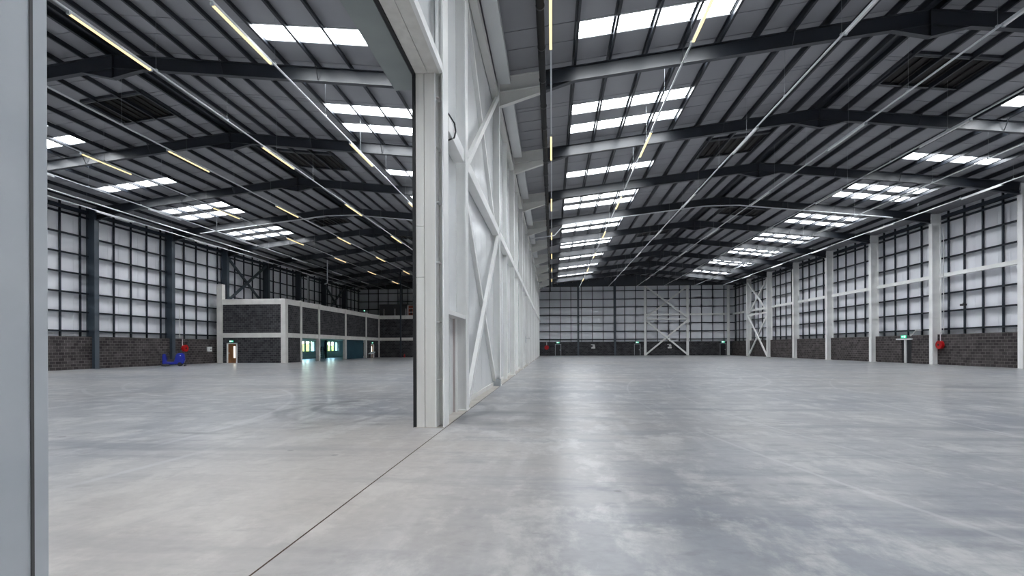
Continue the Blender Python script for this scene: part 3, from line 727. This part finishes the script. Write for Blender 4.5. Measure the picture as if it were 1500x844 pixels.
# exit signs
def exit_sign(p, face, lab, s=1.0):
    x, y, z = p; w, h, dp = .42*s, .17*s, .06
    t = thing('exit_sign', lab, 'sign', p, 'green exit signs')
    ax = (1,0,0) if face in ('-y','y') else (0,1,0)
    def plate(u0,u1,z0,z1,d0,d1,nm,mt):
        if face == '-y': MB().box(x+u0,x+u1,y-d1,y-d0,z+z0,z+z1).build(nm,mt,t)
        elif face == '+x': MB().box(x+d0,x+d1,y+u0,y+u1,z+z0,z+z1).build(nm,mt,t)
        else: MB().box(x-d1,x-d0,y+u0,y+u1,z+z0,z+z1).build(nm,mt,t)
    plate(-w/2,w/2,0,h,0,dp,'sign_box','green')
    plate(-w*.40,-w*.12,h*.2,h*.82,dp,dp+.004,'pictogram','signw')      # running figure block
    plate(w*.02,w*.38,h*.42,h*.58,dp,dp+.004,'arrow','signw'); plate(w*.02,w*.10,h*.25,h*.75,dp,dp+.004,'arrow_head','signw')
    return t
exit_sign((-34.4,YO-.02,2.25),'-y','green exit sign above the front office door')
exit_sign((XO+.02,76.35,2.27),'+x','green exit sign above the far door of the office side')
exit_sign((XO+.05,72.9,7.1),'+x','green exit sign standing on the mezzanine edge')
# mezzanine guard rail on the far part
gr = thing('guard_rail', 'pale metal guard rail along the edge of the far mezzanine', 'railing', (-15,YM+.1,6.87))
for q in range(14):
    xx = -27.6+q*1.85; MB().tube((xx,YM+.1,6.87),(xx,YM+.1,7.97),.04,8).build('rail_post','signplate',gr)
for z in (7.4,7.95): MB().tube((-23.4,YM+.1,z),(-2.9,YM+.1,z),.035,8).build('hand_rail','signplate',gr)
# door on the mezzanine (orange brown with white frame)
md = thing('door_5', 'reddish brown door in a white frame up on the mezzanine', 'door', (-22.3,84,6.8), kind='structure')
f = MB().box(-24.95,-24.8,84,84.1,6.8,9.0); f.box(-23.85,-23.7,84,84.1,6.8,9.0); f.box(-24.95,-23.7,84,84.1,8.85,9.0); f.build('door_frame','signplate',md)
lf = MB().box(-24.8,-23.85,84.03,84.08,6.8,8.85).build('door_leaf',principled('red_brown_door',(.22,.045,.02),.5),md)
MB().box(-24.45,-24.2,84.02,84.03,7.3,8.5).build('vision_panel','doord',lf)
MB().box(-30,-4,84.1,84.2,6.8,9.1).build('mezzanine_partition','sheet',ob)
# dark slim column in front of the far office part
sc = thing('slim_column', 'slim dark blue post standing in front of the far block wall', 'column', (-24.45,YM-1,0))
MB().box(-24.55,-24.35,YM-1.1,YM-.9,0,zr(-24.4,'L')).build('column_shaft','rail',sc); MB().box(-24.65,-24.25,YM-1.2,YM-.8,0,.03).build('base_plate','rail',sc)
# fire extinguisher near it
ex = thing('fire_extinguisher', 'small red fire extinguisher on the floor by the far block wall', 'extinguisher', (-24.0,YM-.45,0))
MB().lathe([(0,0),(.10,0),(.11,.03),(.11,.42),(.07,.5),(.03,.53),(0,.53)],(-24.0,YM-.45,0)).build('cylinder','red',ex,smooth=True)
MB().box(-24.05,-23.93,YM-.47,YM-.43,.53,.58).build('handle','black',ex); MB().tube((-23.95,YM-.5,.54),(-23.87,YM-.5,.2),.015,6).build('hose','black',ex)
# step ladder in the office room
ld = thing('step_ladder', 'dark step ladder standing open in the office room', 'ladder', (-32.8,68.4,0))
for s_ in (-1,1):
    MB().obox((-32.8+s_*.25,68.15,0),(-32.8+s_*.18,68.4,1.75),.05,.05).build('front_stile','frame',ld)
    MB().obox((-32.8+s_*.28,68.85,0),(-32.8+s_*.18,68.45,1.75),.05,.05).build('rear_stile','frame',ld)
for q in range(6): MB().box(-33.02,-32.58,68.15+q*.04,68.25+q*.04,.25+q*.27,.28+q*.27).build('tread','frame',ld)
MB().box(-33.02,-32.58,68.3,68.5,1.73,1.78).build('top_plate','frame',ld)
# pale trestle table beside the far office door
tb = thing('trestle_table', 'pale tilted trestle table beside the far office door', 'table', (XO+.55,74.7,0))
MB().obox((XO+.5,74.1,.62),(XO+.5,75.4,.92),.7,.05).build('table_top','roomw',tb)
for yy, h in ((74.3,.64),(75.2,.86)):
    for xx in (XO+.2,XO+.8): MB().box(xx-.02,xx+.02,yy-.02,yy+.02,0,h).build('leg','alu',tb)

# ------------------------------------------------------------------ fixtures on walls
def hose_reel(p, s, lab):
    """s=+1: on the right wall facing -x ; s=-1: on left wall facing +x"""
    x, y, z = p; t = thing('hose_reel', lab, 'hose reel', p, 'red fire hose reels')
    d = -s
    MB().lathe([(.06,0),(.34,0),(.345,.015),(.34,.03),(.1,.03),(.1,.20),(.34,.20),(.345,.215),(.34,.23),(.06,.23)],(x-s*.28,y,z),'x',24).build('reel_disc','red',t,smooth=False)
    MB().lathe([(.1,.03),(.30,.04),(.30,.19),(.1,.2)],(x-s*.28,y,z),'x',24).build('hose_coil','red',t)
    MB().lathe([(0,-.03),(.09,-.03),(.09,.26),(0,.26)],(x-s*.28,y,z),'x',16).build('hub','dkgrey',t)
    MB().tube((x-s*.12,y,z+.1),(x-s*.12,y,z+1.05),.035,8).build('supply_pipe','signplate',t)
    MB().tube((x-s*.12,y,z+1.05),(x-s*.12,y-.35*1,z+1.1),.035,8).build('supply_pipe','signplate',t)
    MB().tube((x-s*.12,y-.35,z+1.1),(x-s*.12,y-.35,11.4 if s > 0 else 5.5),.03,8).build('supply_pipe','signplate',t)
    MB().box(min(x,x-s*.14),max(x,x-s*.14),y-.05,y+.05,z-.05,z+.05).build('wall_bracket','red',t)
hose_reel((32.34,43.95,1.66), 1, 'round red fire hose reel under a white pipe on the right wall')
hose_reel((-36.36,45.9,1.6), -1, 'round red fire hose reel on the left wall above the blue cleaning machine')
# right wall exit door
rd = thing('door_6', 'dark exit door set in the block plinth of the right wall', 'door', (32.4,48.1,0), kind='structure')
MB().box(32.40,32.46,47.45,48.75,0,2.14).build('door_leaf','doord',rd)
MB().box(32.28,32.40,48.12,48.30,0,2.14).build('door_post','signplate',rd,label='pale door post')
MB().box(32.24,32.40,47.3,49.35,2.14,2.25).build('door_canopy','signplate',rd,label='pale ledge over the door')
exit_sign((32.30,48.35,2.30),'-x','green exit sign above the right wall door',1.5)
lp = thing('flood_lamp', 'small white angled lamp arm above the right wall exit door', 'lamp', (32.5,47.2,2.6))
MB().tube((32.3,47.5,2.48),(32.25,46.75,2.95),.05,8).build('lamp_arm','signplate',lp); MB().box(32.2,32.6,46.65,46.85,2.9,3.02).build('lamp_head','signplate',lp)
# camera bracket on the right wall
cb_ = thing('security_camera', 'small dark camera on a bracket high on the right wall rail', 'camera', (32.55,41.9,4.6))
MB().tube((32.6,41.9,4.5),(32.45,41.9,4.74),.025,8).build('bracket','dkgrey',cb_); MB().box(32.3,32.55,41.72,42.1,4.74,4.90).build('camera_body','dkgrey',cb_,bevel=.02)
MB().box(32.28,32.34,41.68,41.78,4.90,4.97).build('camera_hood','dkgrey',cb_)
# cable drop on the right wall by the second column
tray('conduit_drop', [(32.2,43.95,3.05),(32.2,43.95,11.2)], 'thin pale conduit dropping down beside the second right wall column')
# sign / lamp on the partition
sg_ = thing('bulkhead_lamp', 'small white bulkhead lamp projecting from the partition', 'lamp', (-2.1,40.3,2.2))
MB().box(-2.15,-1.75,40.2,40.4,2.25,2.40).build('lamp_case','signplate',sg_,bevel=.02); MB().box(-2.15,-2.10,40.15,40.45,1.95,2.45).build('back_plate','alu',sg_)
# electrical box on the left wall
eb = thing('junction_box', 'white wall box with a dark switch beside the tall office pier', 'box', (-36.3,49.9,1.45))
MB().box(-36.36,-36.2,49.5,50.1,1.25,1.75).build('box_case','signplate',eb,bevel=.01); MB().box(-36.2,-36.18,49.85,49.97,1.42,1.55).build('switch','black',eb)
# far gable doors, reel, signs
for i, (x, lab) in enumerate(((1.1,'dark fire door in the far gable near the partition'),(15.55,'dark fire door in the far gable left of the cross bracing'),(30.8,'dark fire door in the far gable near the right corner'))):
    d = thing('door_%d' % (7+i), lab, 'door', (x,YF,0), kind='structure')
    f = MB().box(x-.56,x-.48,YF-.03,YF+.02,0,2.12); f.box(x+.48,x+.56,YF-.03,YF+.02,0,2.12); f.box(x-.56,x+.56,YF-.03,YF+.02,2.05,2.12); f.build('door_frame','alu',d)
    lf = MB().box(x-.48,x+.48,YF-.02,YF+.01,0,2.05).build('door_leaf','doord',d); MB().box(x+.3,x+.4,YF-.06,YF-.02,.95,1.1).build('door_handle','alu',lf)
    exit_sign((x,YF-.03,2.28),'-y',lab.replace('dark fire door in','green exit sign over the door in'),1.3)
fr_ = thing('hose_reel', 'distant red hose reel at the foot of the far gable next to the partition', 'hose reel', (-1.0,YF,1.5), 'red fire hose reels')
MB().lathe([(0,0),(.42,0),(.42,-.2),(0,-.2)],(-1.0,YF,1.5),'y',20).build('reel_disc','red',fr_); MB().tube((-1.0,YF-.1,1.9),(-1.0,YF-.1,2.9),.04,8).build('supply_pipe','signplate',fr_)
for i, (x, lab) in enumerate(((7.5,'white notice plates on the far gable between the navy columns'),(21.3,'white notice plates on the far gable inside the cross bracing'))):
    n_ = thing('notice_board', lab, 'sign', (x,YF,1.5), 'white notices on the far wall')
    MB().box(x-.35,x+.30,YF-.03,YF,1.92,2.06).build('plate','signplate',n_); MB().box(x-.05,x+.38,YF-.03,YF,1.62,1.86).build('plate','signplate',n_); MB().box(x-.28,x+.42,YF-.03,YF,1.28,1.56).build('plate','signplate',n_)
# vertical drop pipes in the left hall
dp = thing('drop_pipe', 'white vertical pipe rising behind the office roof against the left wall', 'pipe', (-35.5,69.6,6.87)); MB().tube((-35.5,69.6,6.8),(-35.5,69.6,12.3),.10,8).build('pipe_run','tray',dp); MB().lathe([(.1,0),(.15,0),(.15,.08),(.1,.08)],(-35.5,69.6,12.0),'z',10).build('pipe_collar','tray',dp)
dp = thing('drop_pipe', 'short white elbow pipe hanging below the left hall roof', 'pipe', (-30.2,64.6,10.4)); MB().tube((-30.2,64.6,10.35),(-30.2,64.6,zr(-30.2,'L')),.075,8).build('pipe_run','tray',dp); MB().tube((-30.2,64.6,10.35),(-30.6,64.6,10.2),.075,8).build('pipe_elbow','tray',dp)

# ------------------------------------------------------------------ ride-on floor cleaning machine
sc_ = thing('floor_scrubber', 'bright blue ride-on floor scrubber parked by the navy column on the left', 'cleaning machine', (-34.0,42.0,0))
dirv = Vector((-.62,.78,0)).normalized()
# built along local x (front = -x), then rotated by the parent
def part(mb, nm, mat, par=None, **k):
    me = mb.mesh(nm); return place(nm, me, mat, par or sc_, (0,0,0), **k)
body = [(-.80,.16),(-.80,1.02),(-.72,1.12),(-.56,1.10),(-.50,.62),(-.42,.44),(.02,.42),(.12,.62),(.20,.98),(.34,1.16),(.72,1.18),(.84,1.02),(.88,.55),(.80,.26),(.55,.16)]
part(MB().prism(body,'y',-.42,.42),'body_shell','blue',bevel=.05)
part(MB().prism([(.15,1.0),(.55,1.0),(.60,1.12),(.62,1.42),(.52,1.42),(.48,1.16),(.15,1.10)],'y',-.24,.24),'seat','dkgrey',bevel=.03)
part(MB().prism([(-.46,.44),(.06,.42),(.14,.62),(-.40,.62)],'y',-.44,.44),'footwell','dkgrey')
stc = part(MB().tube((-.56,0,1.05),(-.42,0,1.22),.03,8),'steering_column','dkgrey')
wh = MB(); c0 = Vector((-.40,0,1.24)); ax = Vector((.64,0,.77)).normalized(); u = Vector((0,1,0)); v_ = ax.cross(u)
for q in range(16):
    t0, t1 = 2*math.pi*q/16, 2*math.pi*(q+1)/16; wh.tube(c0+(u*math.cos(t0)+v_*math.sin(t0))*.19, c0+(u*math.cos(t1)+v_*math.sin(t1))*.19, .018, 6)
wh.obox(c0-u*.18,c0+u*.18,.03,.02); part(wh,'steering_wheel','black',stc)
part(MB().box(-.86,-.30,-.50,.50,.04,.20),'brush_deck','dkgrey',bevel=.03)
part(MB().obox((.86,-.62,.06),(.86,.62,.06),.08,.10),'squeegee','black')
for sx, sy in ((.5,-.40),(.5,.40),(-.62,0)): part(MB().lathe([(0,-.06),(.15,-.06),(.17,-.03),(.17,.03),(.15,.06),(0,.06)],(sx,sy,.17),'y',18),'wheel','black')
part(MB().lathe([(0,0),(.05,0),(.05,.02),(0,.03)],(.55,-.43,.95),'y',12),'beacon','signplate')
sc_.rotation_euler = (0,0,math.radians(32))

# ------------------------------------------------------------------ outside, seen through the office windows
lawn = tag(MB().box(-140,-37.3,-20,240,-.3,-.12).build('lawn','grass'),'sunlit yellow green lawn seen through the office windows','lawn',kind='structure')
hb = bmesh.new(); bmesh.ops.create_grid(hb, x_segments=40, y_segments=8, size=1)
hm = MB(); N = 60
random.seed(3)
top = [2.0+random.random()*1.2 for _ in range(N+1)]
pts = [(40+q*3.0, top[q]) for q in range(N+1)]
hm.prism([(p,z) for p,z in pts]+[(40+N*3.0,-.12),(40,-.12)],'x',-72,-70)
hb.free()
tag(hm.build('hedge','hedge'),'clipped green hedge beyond the lawn outside the office windows','hedge')
